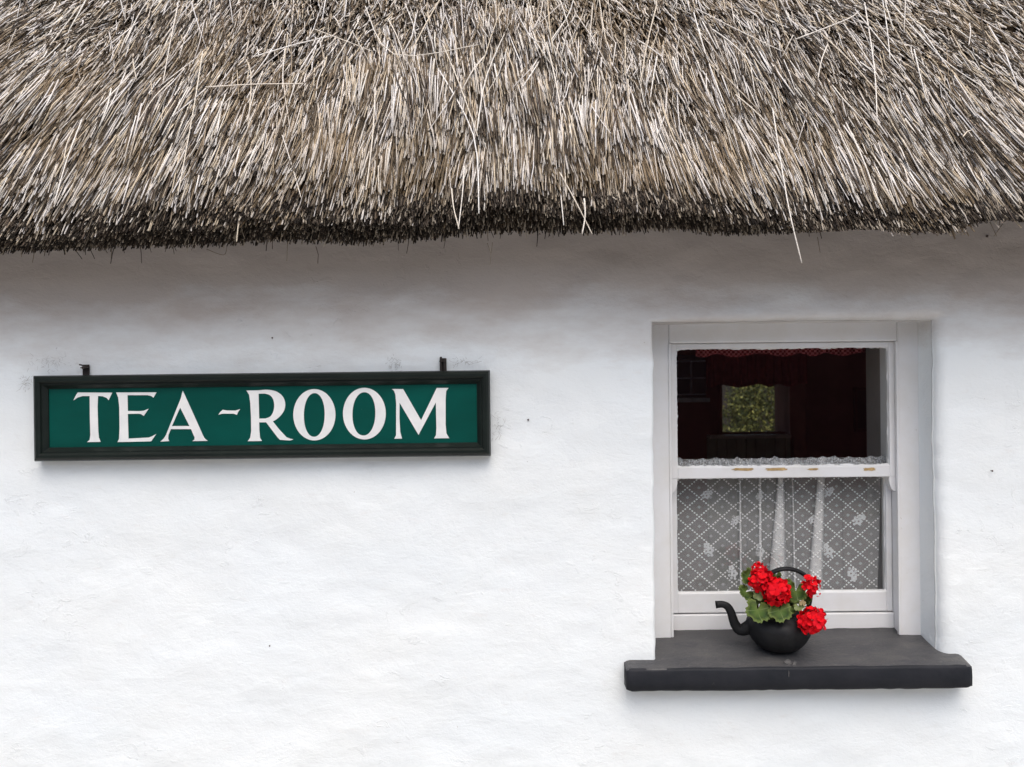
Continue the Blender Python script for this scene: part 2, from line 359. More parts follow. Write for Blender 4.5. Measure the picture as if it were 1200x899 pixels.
def surf_straws(n, xr, sr, eave):
    x = rng.uniform(*xr, n); s = rng.uniform(*sr, n)
    k = rng.uniform(0, 1, n) < .22 + np.clip((s + .012 + .045 * fbm(x * 7, s * 3, 0, 2, 61)) / .05, 0, 1); x, s = x[k], s[k]; n = len(x)
    clump = noise(x * 14, s * 7, 0, 70); stub = np.clip((s - .45) * 1.6 + fbm(x * 2.5, s * 3, 0, 2, 77) * .7, 0, 1)
    L = rng.uniform(.14, .36, n) * (1 - .68 * stub) + .02
    lift = rng.uniform(.02, .10, n) + stub * rng.uniform(.03, .28, n)
    lat = noise(x * 3, s * 3, 0, 80) * .10 + clump * .10 + rng.normal(0, .055, n) * (1 + 1.5 * stub)
    tip = roof_pt(x, s) + nn * (rng.uniform(-.028, .012, n) + clump * .012)[:, None]
    d = dn + nn * lift[:, None] + np.array([1., 0, 0]) * lat[:, None]
    d[:, 0] += 0
    return straw_mesh(tip, d, L, rng.uniform(.0016, .0033, n), rng.normal(0, .003, n))
parts = [surf_straws(72000, (-2.5, 2.5), (-.015, 2.05), 0), surf_straws(5000, (-2.1, 2.1), (-.02, .40), 0),
         surf_straws(9000, (-3.4, -2.5), (-.01, 2.2), 0), surf_straws(9000, (2.5, 3.4), (-.01, 2.2), 0)]
def long_straws(n, smin=.32):
    x = rng.uniform(-2.4, 2.4, n); s = rng.uniform(smin, 1.75, n)
    k = noise(x * 1.7, s * 1.2, 0, 91) + .25 > rng.uniform(-.9, .9, n); x, s = x[k], s[k]; n = len(x)
    L = rng.uniform(.15, .5, n) * np.clip(.6 + s * .6, 0, 1.3)
    lat = noise(x * 3, s * 3, 0, 80) * .1 + rng.normal(0, .17, n)
    tip = roof_pt(x, s) + nn * rng.uniform(.004, .024, n)[:, None]
    d = dn + nn * rng.uniform(-.01, .05, n)[:, None] + np.array([1., 0, 0]) * lat[:, None]
    return tip, d, L, rng.uniform(.0017, .0029, n), rng.normal(0, .008, n)
parts.append(straw_mesh(*long_straws(1500)))
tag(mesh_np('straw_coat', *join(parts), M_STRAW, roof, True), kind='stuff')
# butts on the undercut
n = 34000; x = rng.uniform(-3.2, 3.2, n); t = rng.uniform(-.4, 1, n)
pa = roof_pt(x, x * 0); pb = np.stack([x, np.full(n, INY), zin(x)], -1); tip = np.where(t[:, None] > 0, pa + (pb - pa) * t[:, None], roof_pt(x, -t * .16) - nn * .006)
d = dn + np.stack([.05 * x + rng.normal(0, .12, n), rng.normal(0, .08, n), rng.normal(0, .1, n) - .25 * t], -1)
d /= np.linalg.norm(d, axis=1, keepdims=True); tip = tip + d * (rng.uniform(-.012, .016, n) + noise(x * 6, x * 0, 0, 5) * .008)[:, None] - nn * .004
p1 = straw_mesh(tip, d, rng.uniform(.04, .07, n), rng.uniform(.0017, .003, n), np.zeros(n))
n = 420; x = rng.uniform(-3.0, 3.0, n); tip = np.stack([x, rng.uniform(-.26, -.17, n), zin(x) - rng.exponential(.011, n) - .003], -1)
p2 = straw_mesh(tip, np.stack([rng.normal(0, .25, n), rng.normal(-.1, .2, n), -np.ones(n)], -1), rng.uniform(.04, .07, n), rng.uniform(.0010, .0019, n), rng.normal(0, .003, n))
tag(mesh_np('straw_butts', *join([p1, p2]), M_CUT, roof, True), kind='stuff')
# the loose straws one can pick out
def loose(pts, r=.0026, dark=False):
    k = catmull(pts, 4); nn_ = len(k); MB().tube(k, [r * (1 - .35 * i / nn_) for i in range(nn_)], 6).build('loose_straw', M_CUT if dark else M_LOOSE, roof, True)
def on_roof(px, py, h=.022):
    """point of the roof slope that measures px,py in the photograph"""
    for i in range(200):
        Y = -.33 + i * .01; p = P(px, py, Y); s = (Y - LIPY) / math.cos(PITCH)
        q_ = roof_pt(np.array([p.x]), np.array([max(s, -.03)]))[0]
        if p.z <= q_[2] + .002: break
    return Vector(q_) + Vector(nn) * h if i > 0 else P(px, py, LIPY - .03)
seen = [((333, 165), (353, 236)), ((290, 75), (296, 112), (278, 283)), ((243, 108), (357, 108)), ((300, 76), (392, 47)), ((370, 40), (437, 66)), ((352, 95), (340, 130)), ((209, 10), (193, 106)), ((240, 68), (210, 238)),
        ((430, 14), (462, 70), (564, 60)), ((455, 28), (475, 78)), ((520, 60), (560, 170)), ((515, 88), (555, 165), (562, 250)), ((560, 160), (571, 98), (600, 30)), ((640, 60), (655, 130), (664, 240)), ((612, 108), (662, 32), (672, 8)),
        ((655, 0), (672, 60)), ((662, 32), (620, 90)), ((655, 210), (694, 274)), ((656, 160), (661, 264)), ((700, 85), (702, 135)), ((735, 100), (739, 168)), ((770, 10), (750, 105)), ((770, 70), (762, 120)), ((812, 20), (828, 70), (847, 130)),
        ((835, 40), (880, 85)), ((815, 15), (915, 68)), ((930, 55), (990, 30), (1002, 24)), ((968, 60), (958, 100)), ((1010, 10), (1022, 90), (1028, 150)), ((1030, 0), (1042, 75)), ((985, 35), (1030, 105)), ((960, 50), (1040, 130)),
        ((1040, 10), (1100, 70), (1150, 110)), ((1075, 35), (1110, 90)), ((1000, 20), (1060, 95)), ((1134, 35), (1132, 60)), ((1180, 15), (1200, 30)), ((1125, 170), (1135, 160)), ((905, 135), (922, 240), (939, 308)), ((860, 120), (905, 160)),
        ((990, 150), (1028, 250)), ((530, 230), (537, 268)), ((545, 200), (538, 268)), ((684, 240), (683, 274)), ((100, 150), (64, 248)), ((90, 160), (78, 200)), ((160, 70), (162, 100)), ((60, 60), (95, 10)), ((150, 60), (180, 0)), ((120, 130), (190, 60)),
        ((205, 100), (165, 150)), ((310, 90), (290, 150)), ((335, 60), (333, 110)), ((380, 85), (372, 120)), ((440, 110), (430, 230)), ((520, 0), (480, 70)), ((596, 0), (620, 50), (640, 58)), ((590, 20), (610, 80)), ((700, 0), (710, 50), (720, 130)), ((745, 50), (775, 75))]
for pts in seen:
    pts3 = [on_roof(a + random.uniform(-1, 1), b, random.uniform(.014, .026)) for a, b in pts]
    if len(pts3) == 2:
        mid = (pts3[0] + pts3[1]) / 2 + Vector((random.uniform(-.006, .006), 0, random.uniform(0, .01))); pts3 = [pts3[0], mid, pts3[1]]
    loose(pts3, random.uniform(.0018, .0026))
for pts in [((571, 285), (575, 298), (574, 311)), ((577, 284), (576, 297)), ((1160, 260), (1168, 277)), ((1182, 252), (1165, 277)), ((1128, 255), (1127, 276)), ((1053, 262), (1057, 277)), ((1060, 264), (1069, 280)), ((958, 278), (961, 296)), ((131, 288), (130, 306)), ((40, 296), (38, 308)), ((337, 283), (336, 306)), ((242, 292), (262, 299), (266, 288))]:
    loose([P(a, b, -.2) for a, b in pts], .0013, True)

# ---- sash window
win = empty('sash_window', parent := None) if False else None
win = bpy.data.objects.new('sash_window', None); C.objects.link(win); win.parent = cottage
YF, YU, YL = .14, .158, .200           # fronts of box frame, upper sash, lower sash
FX0, FX1 = P(785.5, 575, YF).x, P(1053.5, 575, YF).x
FZT = P(920, 401, YF).z; sillz = lambda Y: P(930, 769.5, 0).z + .205 * Y
fr = MB()
fr.box(OX0 - .03, FX0, YF, .30, sillz(YF) - .02, OZ1 + .05, .004)
fr.box(FX1, OX1 + .03, YF, .30, sillz(YF) - .02, OZ1 + .05, .004)
fr.box(FX0, FX1, YF + .001, .30, FZT, OZ1 + .05, .004)
# bead round the box frame
fr.box(FX0 - .002, FX0 + .006, YF - .004, YF + .012, sillz(YF), FZT, .002); fr.box(FX1 - .006, FX1 + .002, YF - .004, YF + .012, sillz(YF), FZT, .002)
zb = P(920, 717.5, YL).z
fr.box(FX0, FX1, YL - .008, .30, sillz(YL) - .03, zb - .004, .003)
fr.build('window_frame', M_PAINT, win)
gx0, gx1 = P(793, 480, YU + .012).x, P(1040.5, 480, YU + .012).x
gt, gb = P(917, 408, YU + .012).z, P(917, 546, YU + .012).z; rb = P(917, 560, YU).z
us = MB(); e = .001
us.box(FX0 + e, gx0, YU, YU + .036, rb, FZT - e, .003); us.box(gx1, FX1 - e, YU, YU + .036, rb, FZT - e, .003)
us.box(gx0 - .001, gx1 + .001, YU + .0005, YU + .036, gt, FZT - e, .003)
us.box(gx0 - .001, gx1 + .001, YU + .0005, YU + .036, rb, gb, .003)
us.build('upper_sash', M_PAINT, win)
for sgn, xa in ((1, FX0 + e), (-1, FX1 - e)):
    wd = (gx0 - FX0 - .003) if sgn > 0 else .023
    o = [(0, 0), (0, -.049), (.003, -.0505), (.007, -.049), (wd * .5, -.0455), (wd * .75, -.038), (wd * .92, -.027), (wd, -.016), (wd, 0)]
    MB().poly([(xa + sgn * a, rb + .001 + b) for a, b in o], .034, YU + .036).build('sash_horn', M_PAINT, win)
lx0, lx1 = P(793, 620, YL + .012).x, P(1037, 620, YL + .012).x; lb = P(917, 693, YL + .012).z
ls = MB()
ls.box(FX0 + e, lx0, YL, YL + .036, zb, rb + .03, .003); ls.box(lx1, FX1 - e, YL, YL + .036, zb, rb + .03, .003)
ls.box(lx0 - .001, lx1 + .001, YL + .0005, YL + .036, zb, lb, .004); ls.box(lx0 - .001, lx1 + .001, YL + .0005, YL + .036, rb - .004, rb + .03, .003)
ls.build('lower_sash', M_PAINT, win)
def pane(x0, x1, z0, z1, Y):
    return MB().box(x0 - .004, x1 + .004, Y, Y + .0035, z0 - .004, z1 + .004, 0).build('window_pane', M_GLASS, win)
pane(gx0, gx1, gb, gt, YU + .014); pane(lx0, lx1, lb, rb, YL + .014)
# ragged paint lapping over the glass
def putty(x0, x1, z0, z1, Y, wdt, seed, drop=()):
    per = []; stepm = .004
    for (a, b, nrm, sid) in (((x0, z0), (x1, z0), (0, 1), 'b'), ((x1, z0), (x1, z1), (-1, 0), 'r'), ((x1, z1), (x0, z1), (0, -1), 't'), ((x0, z1), (x0, z0), (1, 0), 'l')):
        Ld = math.dist(a, b); k = int(Ld / stepm)
        for i in range(k):
            t_ = i / k; pos = (a[0] + (b[0] - a[0]) * t_, a[1] + (b[1] - a[1]) * t_)
            v = wdt * (.55 + .5 * float(noise(t_ * Ld * 30, 0, ord(sid), seed)) + .45 * float(noise(t_ * Ld * 130, 0, ord(sid), seed + 4)))
            v = max(.0006, v) * (0.4 if sid in drop else 1); ed = min(t_ * Ld, (1 - t_) * Ld)
            per.append((pos, nrm, v + .004 * math.exp(-ed / .008)))
    bm = MB(); n_ = len(per); vs = []
    for pos, nrm, v in per:
        cxm = ((x0 + x1) / 2 - pos[0], (z0 + z1) / 2 - pos[1])
        out = (pos[0] - nrm[0] * .003, pos[1] - nrm[1] * .003)
        inn_ = (min(max(pos[0] + nrm[0] * v, x0 + .001), x1 - .001), min(max(pos[1] + nrm[1] * v, z0 + .001), z1 - .001))
        vs.append([bm.bm.verts.new((out[0], Y - .007, out[1])), bm.bm.verts.new((inn_[0], Y, inn_[1]))])
    for i in range(n_):
        a_, b_ = vs[i], vs[(i + 1) % n_]; bm.bm.faces.new((a_[0], a_[1], b_[1], b_[0]))
    bm.build('putty', M_PAINT, win)
putty(gx0, gx1, gb, gt, YU + .0135, .0042, 3); putty(lx0, lx1, lb, rb - .004, YL + .0135, .003, 8)
m_wood = simple('bare_tan_wood', (.42, .29, .13), .8, .35, 60, .001)
for cxp, wp, hp in ((871, 24, 3.2), (909, 24, 3.4), (953, 13, 2.4), (1019, 13, 3.6)):
    c0 = P(cxp, 550, YU); pp = []
    for i in range(26):
        a = 2 * math.pi * i / 26; jj = 1 + .28 * float(noise(i * 1.3, cxp, 0, 2)); pp.append((c0.x + math.copysign(abs(math.cos(a)) ** .5, math.cos(a)) * wp / 2 * .00283 * jj, c0.z + math.sin(a) * hp / 2 * .00283 * jj))
    MB().poly(pp, .0011, YU + .0006).build('bare_wood_patch', m_wood, win)
# sill stone
sx0, sx1 = P(734, 797, -.07).x, P(1140, 797, -.07).x; bz = P(930, 809, -.07).z; fy = -.072
nxs = 120; prof = [(.22, -.05), (.22, None), (.10, None), (.03, None), (.0, None), (-.03, None), (-.055, None), (-.064, None), (-.070, 'a'), (fy, 'b'), (fy - .001, 'c'), (fy, 'd'), (-.066, 'e'), (.05, 'f')]
SV = []
for i in range(nxs):
    t_ = i / (nxs - 1); x = sx0 + (sx1 - sx0) * t_
    if 0 < i < nxs - 1: x += 0
    endk = min(t_, 1 - t_) * (sx1 - sx0); ch = max(0, 1 - endk / .012); row = []
    top = sillz(-.07)
    for (y, k) in prof:
        if k is None: z = sillz(y) - ch * .006
        elif k == 'a': z = top - .002 - ch * .006
        elif k == 'b': z = top - .008 - ch * .006
        elif k == 'c': z = (top + bz) / 2
        elif k == 'd': z = bz + .006
        elif k == 'e': z = bz + ch * .006
        elif k == 'f': z = bz + ch * .004
        else: z = bz
        wob = float(noise(x * 9, y * 12, z * 9, 12)) * .0016 + float(noise(x * 38, y * 30, z * 40, 14)) * .0012
        yy = y - (wob if k in 'abcd' and k else 0) if isinstance(k, str) else y
        row.append((x, yy + (ch * .006 if isinstance(k, str) and k in 'abcde' else 0), z + (wob if k is None or k in ('a', 'b', 'd', 'e', 'f') else 0)))
    SV.append(row)
SV = np.array(SV); np_ = len(prof); ii = np.arange(nxs * np_).reshape(nxs, np_)
fq = [np.stack([ii[:-1, :-1], ii[1:, :-1], ii[1:, 1:], ii[:-1, 1:]], -1).reshape(-1, 4), np.stack([ii[:-1, -1], ii[1:, -1], ii[1:, 0], ii[:-1, 0]], -1), ii[0][None, :], ii[-1][None, ::-1]]
so_ = mesh_np('window_sill', SV.reshape(-1, 3), fq, [M_SILL, M_SILLF], win, False)
me = so_.data; bm = bmesh.new(); bm.from_mesh(me); bmesh.ops.recalc_face_normals(bm, faces=bm.faces); bm.to_mesh(me); bm.free()
for p in me.polygons:
    if p.center.y < -.0665 or p.center.z < bz + .03 or abs(p.normal.x) > .7: p.material_index = 1
m_scuff = simple('bare_stone_scuff', (.10, .097, .095), .9, .4, 120, .001)
for (a, b_, rx_, ry_, top_) in ((923, 774, .010, .014, True), (931, 779, .006, .010, True), (924, 789, .0009, .009, False)):
    b = MB(); vs = []
    for i in range(22):
        t = 2 * math.pi * i / 22; jj = 1 + .45 * float(noise(i * 1.1, a, 0, 3))
        if top_:
            yy = -.045 + (b_ - 776) * -.002 + math.sin(t) * ry_ * jj; vs.append(b.bm.verts.new((P(a, b_, yy).x + math.cos(t) * rx_ * jj, yy, sillz(yy) + .0035)))
        else: p_ = P(a, b_, fy); vs.append(b.bm.verts.new((p_.x + math.cos(t) * rx_ * jj, fy - .0045, p_.z + math.sin(t) * ry_ * jj)))
    b.bm.faces.new(vs); r_ = bmesh.ops.extrude_face_region(b.bm, geom=b.bm.faces[:])
    for v in r_['geom']:
        if isinstance(v, bmesh.types.BMVert): v.co += Vector((0, 0, -.008)) if top_ else Vector((0, .009, 0))
    b.build('stone_scuff', m_scuff, win)

# ---- room behind
M_RED = simple('dark_red_wall', (.25, .095, .085), .8, .2, 4, .004)
M_GREYW = simple('grey_inner_plaster', (.80, .77, .74), .8, .1, 5, .004)
YB = 3.6
def part(name, mat, fn, parent=cottage, smooth=False):
    b = MB(); fn(b); return b.build(name, mat, parent, smooth)
IX0, IX1, IZ0, IZ1 = P(780, 480, .3).x - .03, P(1015, 480, .52).x, OZ0 + .06, FZT + .03
def f(b):   # inner reveal, lining the thickness of the wall
    b.box(IX1, IX1 + .06, .301, .52, IZ0, IZ1, .003); b.box(IX0 - .2, IX0 - .14, .301, .52, IZ0, IZ1, .003)
    b.box(IX0 - .2, IX1 + .06, .301, .52, IZ0 - .05, IZ0, .003); b.box(IX0 - .2, IX1 + .06, .301, .52, IZ1, IZ1 + .05, .003)
part('inner_reveal', simple('taupe_reveal_paint', (.26, .235, .22), .8, .1, 5, .004), f)
def f(b):
    b.box(-3.2, IX0 - .2, .50, .56, .1, 2.4, 0); b.box(IX1 + .06, 3.2, .50, .56, .1, 2.4, 0); b.box(IX0 - .2, IX1 + .06, .50, .56, .1, IZ0 - .05, 0); b.box(IX0 - .2, IX1 + .06, .50, .56, IZ1 + .05, 2.4, 0)
part('inner_wall', M_GREYW, f)
rx0, rx1, rz1, rz0 = P(846, 480, YB).x, P(924, 480, YB).x, P(885, 425, YB).z, P(885, 509, YB).z
def f(b):
    b.box(-3.2, -3.1, YB, YB + .35, .1, 2.4, 0); b.box(.9, rx0, YB, YB + .35, .1, 2.4, 0); b.box(-3.1, .9, YB, YB + .35, .1, .4, 0); b.box(-3.1, .9, YB, YB + .35, 2.3, 2.4, 0); b.box(rx1, 2.5, YB, YB + .35, .1, 2.4, 0); b.box(3.15, 3.2, YB, YB + .35, .1, 2.4, 0); b.box(rx0, rx1, YB, YB + .35, .1, rz0, 0); b.box(rx0, rx1, YB, YB + .35, rz1, 2.4, 0)  # wide unseen openings left in this wall, added to light the room
    b.box(-3.3, -3.2, .5, YB + .35, .1, 2.4, 0); b.box(3.2, 3.3, .5, YB + .35, .1, 2.4, 0)
part('back_wall', M_RED, f)
part('ceiling', M_GREYW, lambda b: b.box(-3.3, 3.3, .5, YB + .35, 2.4, 2.46, 0))
part('inner_floor', simple('pale_floor_boards', (.5, .42, .34), .6, .3, 5, .002), lambda b: b.box(-3.3, 3.3, .5, YB + .35, .04, .1, 0))
rw = bpy.data.objects.new('rear_window', None); C.objects.link(rw); rw.parent = cottage
def f(b):
    t_ = .03
    b.box(rx1, rx1 + .11, YB - .03, YB - .001, rz0 - .25, rz1 + .03, .003); b.box(rx0 - .02, rx0, YB - .02, YB - .001, rz0, rz1 + .03, .003)
    b.box(rx0, rx1, YB + .1, YB + .13, rz1 - t_, rz1, .003); b.box(rx0, rx1, YB + .1, YB + .13, rz0, rz0 + .012, .003)
part('frame', simple('brown_joinery', (.34, .13, .11), .6), f, rw)
part('sill', simple('greyish_shelf', (.6, .53, .48), .6), lambda b: b.box(P(828, 511, YB).x, rx1 - .01, YB - .1, YB - .001, rz0 - .022, rz0, .003), rw)
part('pane', M_GLASS, lambda b: b.box(rx0, rx1, YB + .12, YB + .124, rz0, rz1, 0), rw)
def f(b):
    xa, xb = P(828, 511, YB).x, P(930, 511, YB).x; k = 9
    for i in range(k): b.box(xa + (xb - xa) * i / k, xa + (xb - xa) * (i + 1) / k - .004, YB - .03, YB - .002, .12, rz0 - .024, .003)
part('panelling', simple('grey_green_boards', (.32, .32, .26), .7), f)
# things in the room
def drape(name, x0, x1, z0, z1, Y, amp, wave, mat, label, cat, wig=.01, parent=None):
    nx_ = 160; nz_ = 14; V = []
    for i in range(nx_):
        for j in range(nz_):
            u, v = i / (nx_ - 1), j / (nz_ - 1)
            V.append((x0 + (x1 - x0) * u, Y + amp * math.sin(u * wave + .6 * math.sin(u * 17)) * (.5 + .5 * v), z1 - (z1 - z0) * v - wig * v * math.sin(u * wave * .31 + 1.2 * math.sin(u * 9))))
    ii = np.arange(nx_ * nz_).reshape(nx_, nz_); o = mesh_np(name, V, np.stack([ii[:-1, :-1], ii[1:, :-1], ii[1:, 1:], ii[:-1, 1:]], -1).reshape(-1, 4), mat, parent, True)
    md = o.modifiers.new('thick', 'SOLIDIFY'); md.thickness = .0015
    if label: tag(o, label, cat)
    return o
M_REDC = simple('dark_red_cloth', (.34, .07, .07), .9, .2, 30, .001)
drape('red_curtain', P(826, 440, YB - .1).x, P(944, 440, YB - .1).x, P(885, 452, YB - .1).z, P(885, 395, YB - .1).z, YB - .12, .015, 75, M_REDC, 'dark red pleated curtain hanging over the far window of the room', 'curtain')
m = Mat('red_gingham', (.3, .03, .03), .9, .1); ck = m.n('ShaderNodeTexChecker', Scale=1.0); m.l(m.co((120, 1, 120)), ck.inputs['Vector'])
ck.inputs['Color1'].default_value = (.12, .01, .013, 1); ck.inputs['Color2'].default_value = (.30, .085, .09, 1); m.col(ck.outputs[0])
drape('gingham_pelmet', P(815, 412, .42).x, P(1013, 412, .42).x, P(917, 416, .42).z, P(917, 392, .42).z, .42, .006, 95, m.m, 'narrow red checked pelmet cloth across the top of the window, behind the glass', 'pelmet', .006)
# glazed cabinet and picture
cb = empty('wall_cabinet', P(812, 466, YB - .2), label='dark glazed wall cabinet with a pale ledge at the far left of the dim room', cat='cabinet')
k = (CAM_D + YB - .2) / F
def f(b): b.box(-40 * k, 16 * k, 0, .19, 0, 50 * k, .004); b.box(-40 * k, 16 * k, -.012, -.001, 46 * k, 50 * k, .002)
part('cabinet_body', simple('dark_blue_oak', (.05, .055, .075), .5), f, cb)
def f(b):
    for xx in (-22, -3): b.box(xx * k, (xx + 1.6) * k, -.014, -.002, 3 * k, 44 * k, .002)
    for z_ in (3, 22, 42): b.box(-38 * k, 15 * k, -.013, -.0015, z_ * k, (z_ + 1.6) * k, .002)
part('glazing_bar', simple('slate_blue_paint', (.36, .40, .5), .5), f, cb)
part('ledge', simple('pale_blue_ledge', (.55, .58, .66), .6), lambda b: b.box(-42 * k, 17 * k, -.09, .18, -5 * k, -.002, .004), cb)
pf = empty('picture_frame', P(1020, 480, YB - .03), label='small dim framed picture on the red wall at the right of the room', cat='picture')
part('picture_panel', simple('dark_picture', (.06, .035, .035), .6), lambda b: b.box(-.09, .09, 0, .02, -.13, .13, .002), pf)
def f(b): b.box(-.11, -.09, -.01, .02, -.15, .15, .003); b.box(.09, .11, -.01, .02, -.15, .15, .003); b.box(-.0899, .0899, -.01, .02, .13, .15, .003); b.box(-.0899, .0899, -.01, .02, -.15, -.13, .003)
part('frame', simple('dark_wood', (.09, .03, .025), .5), f, pf)

# ---- lace curtain
m = Mat('lace_net', (.8, .8, .82), .9, .1); uvn = m.n('ShaderNodeUVMap'); uvn.uv_map = 'UVMap'
sp = m.n('ShaderNodeSeparateXYZ'); m.l(uvn.outputs[0], sp.inputs[0]); U, Vv = sp.outputs[0], sp.outputs[1]   # metres of cloth
a = m.math('ADD', m.math('DIVIDE', U, .079), m.math('DIVIDE', Vv, .066)); b = m.math('SUBTRACT', m.math('DIVIDE', U, .079), m.math('DIVIDE', Vv, .066))
def band(v, wd): return m.math('LESS_THAN', m.math('ABSOLUTE', m.math('SUBTRACT', m.math('FRACT', v), .5)), wd)
dot = lambda v: band(m.math('MULTIPLY', v, 5.0), .27)
line = m.math('MAXIMUM', m.math('MULTIPLY', band(a, .046), dot(b)), m.math('MULTIPLY', band(b, .046), dot(a)))
thin = m.math('MAXIMUM', band(a, .018), band(b, .018))
ctr = m.math('MULTIPLY', band(m.math('ADD', a, .5), .085), band(m.math('ADD', b, .5), .085))
rib = m.math('MULTIPLY', band(m.math('DIVIDE', Vv, .0042), .22), .08)
al = m.math('MAXIMUM', m.math('MULTIPLY', line, .85), m.math('MULTIPLY', ctr, .42)); al = m.math('MAXIMUM', al, m.math('MULTIPLY', thin, .22))
al = m.math('MAXIMUM', al, m.math('ADD', rib, .20))
tr = m.n('ShaderNodeBsdfTransparent'); tl = m.n('ShaderNodeBsdfTranslucent'); tl.inputs[0].default_value = (.75, .77, .8, 1)
m.b.inputs['Base Color'].default_value = (.93, .92, .91, 1)
m1 = m.n('ShaderNodeMixShader'); m1.inputs[0].default_value = .0; m.l(m.b.outputs[0], m1.inputs[1]); m.l(tl.outputs[0], m1.inputs[2])
m2 = m.n('ShaderNodeMixShader'); m.l(al, m2.inputs[0]); m.l(tr.outputs[0], m2.inputs[1]); m.l(m1.outputs[0], m2.inputs[2])
m.l(m2.outputs[0], m.t.nodes['Material Output'].inputs['Surface']); M_LACE = m.m
m = Mat('lace_embroidery', (.93, .93, .94), .9, .1); tr = m.n('ShaderNodeBsdfTransparent'); m2 = m.n('ShaderNodeMixShader'); m2.inputs[0].default_value = .6
m.l(tr.outputs[0], m2.inputs[1]); m.l(m.b.outputs[0], m2.inputs[2]); m.l(m2.outputs[0], m.t.nodes['Material Output'].inputs['Surface']); M_EMB = m.m
m = Mat('lace_heading', (.85, .86, .88), .9, .1); tr = m.n('ShaderNodeBsdfTransparent'); m2 = m.n('ShaderNodeMixShader'); m.l(m.ramp(m.noise(160, 3), [(.4, .2), (.65, .7)]), m2.inputs[0])
m.l(tr.outputs[0], m2.inputs[1]); m.l(m.b.outputs[0], m2.inputs[2]); m.l(m2.outputs[0], m.t.nodes['Material Output'].inputs['Surface']); M_HEAD = m.m
YC = .252; lace = empty('lace_curtain', (P(915, 690, YC).x, YC, P(915, 690, YC).z), label='white net lace half curtain with diamond trellis and flower sprigs behind the lower pane', cat='lace curtain')
LX, LZ = lace.location.x, lace.location.z
# pleats: photo x at top and bottom of the visible cloth, width of the turned-back cloth at top and bottom
pl = [(868, 868, 2.0, 2.6), (892, 891, 2.6, 3.4), (918, 921, 4, 25), (929, 931, 1.5, 2.0), (967, 962, 7, 19), (988, 989, .8, 1.2)]
topz = P(915, 537, YC).z; botz = P(915, 706, YC).z
xl0, xl1 = 792.0, (1034., 1027.)
NZ = 60; cols = []
def px2x(p): return P(p, 620, YC).x
def build_col(v):
    """points along the cloth for height v (0 top, 1 bottom): x, y, cloth length"""
    pts = [(xl0, 0.)]; L = [0.]
    def add(x_, y_): L.append(L[-1] + math.hypot((x_ - pts[-1][0]), (y_ - pts[-1][1]) * 0.3)); pts.append((x_, y_))
    for (xt, xb, wt, wb) in pl:
        e_ = xt + (xb - xt) * v; w_ = wt + (wb - wt) * v; x0_ = pts[-1][0]
        nseg = 14
        for i in range(1, nseg + 1): add(x0_ + (e_ - x0_) * i / nseg, 1.1 * math.sin(i / nseg * math.pi * 2 + e_))
        for i in range(1, 4): add(e_ - w_ * i / 3, -1.0 - .3 * i)
        if wt > 1:
            for i in range(1, 4): add(e_ - w_ * (1 - i / 3) * .96, -2.2 - .3 * i)
            for i in range(1, 4): add(e_ - w_ * i / 3 * .97, -3.4 - .3 * i)
            for i in range(1, 4): add(e_ - w_ * (1 - i / 3) * .93, -4.6 - .3 * i)
            for i in range(1, 4): add(e_ - w_ * i / 3, -5.8 - .3 * i)
    x0_ = pts[-1][0]; e_ = xl1[0] + (xl1[1] - xl1[0]) * v
    for i in range(1, 25): add(x0_ + (e_ - x0_) * i / 24, 1.2 * math.sin(i / 24 * 9))
    return pts, L
V = []; UVs = []
for j in range(NZ):
    v = j / (NZ - 1); pts, L = build_col(v); z = topz + (botz - topz) * v
    for (x_, y_), l_ in zip(pts, [p_[0] for p_ in pts]):
        V.append((px2x(x_) - LX, y_ * .0022, z - LZ)); UVs.append((l_ * .00294, z))
npt = len(pts); ii = np.arange(NZ * npt).reshape(NZ, npt)
cl = mesh_np('net_panel', V, np.stack([ii[:-1, :-1], ii[:-1, 1:], ii[1:, 1:], ii[1:, :-1]], -1).reshape(-1, 4), M_LACE, lace, False)
uvl = cl.data.uv_layers.new(name='UVMap'); vi = np.zeros(len(cl.data.loops), np.int32); cl.data.loops.foreach_get('vertex_index', vi); uvl.data.foreach_set('uv', np.array(UVs, np.float32)[vi].ravel())
# gathered heading
V = []; UVs = []; nh = 420
for i in range(nh):
    u = i / (nh - 1); x_ = 792 + (1039 - 792) * u
    top = P(915, 537.5 - 1.6 * math.sin(u * 47 + 2 * math.sin(u * 23)) - 1.0 * math.sin(u * 111), YC - .02).z
    for j in range(6):
        v = j / 5; z = top + (P(915, 552, YC).z - top) * v
        V.append((px2x(x_) - LX, -.012 + .006 * math.sin(u * 170 + 3 * math.sin(u * 31)) * (1 - .5 * v), z - LZ)); UVs.append((u * 1.4, z * 2.2 + .3 * u))
ii = np.arange(nh * 6).reshape(nh, 6)
hd = mesh_np('gathered_heading', V, np.stack([ii[:-1, :-1], ii[:-1, 1:], ii[1:, 1:], ii[1:, :-1]], -1).reshape(-1, 4), M_HEAD, lace, True)
MB().tube([(P(790, 545, YC).x - LX, .004, P(915, 545, YC).z - LZ), (P(1042, 545, YC).x - LX, .004, P(915, 545, YC).z - LZ)], .0035).build('curtain_wire', M_PAINT, lace, True)
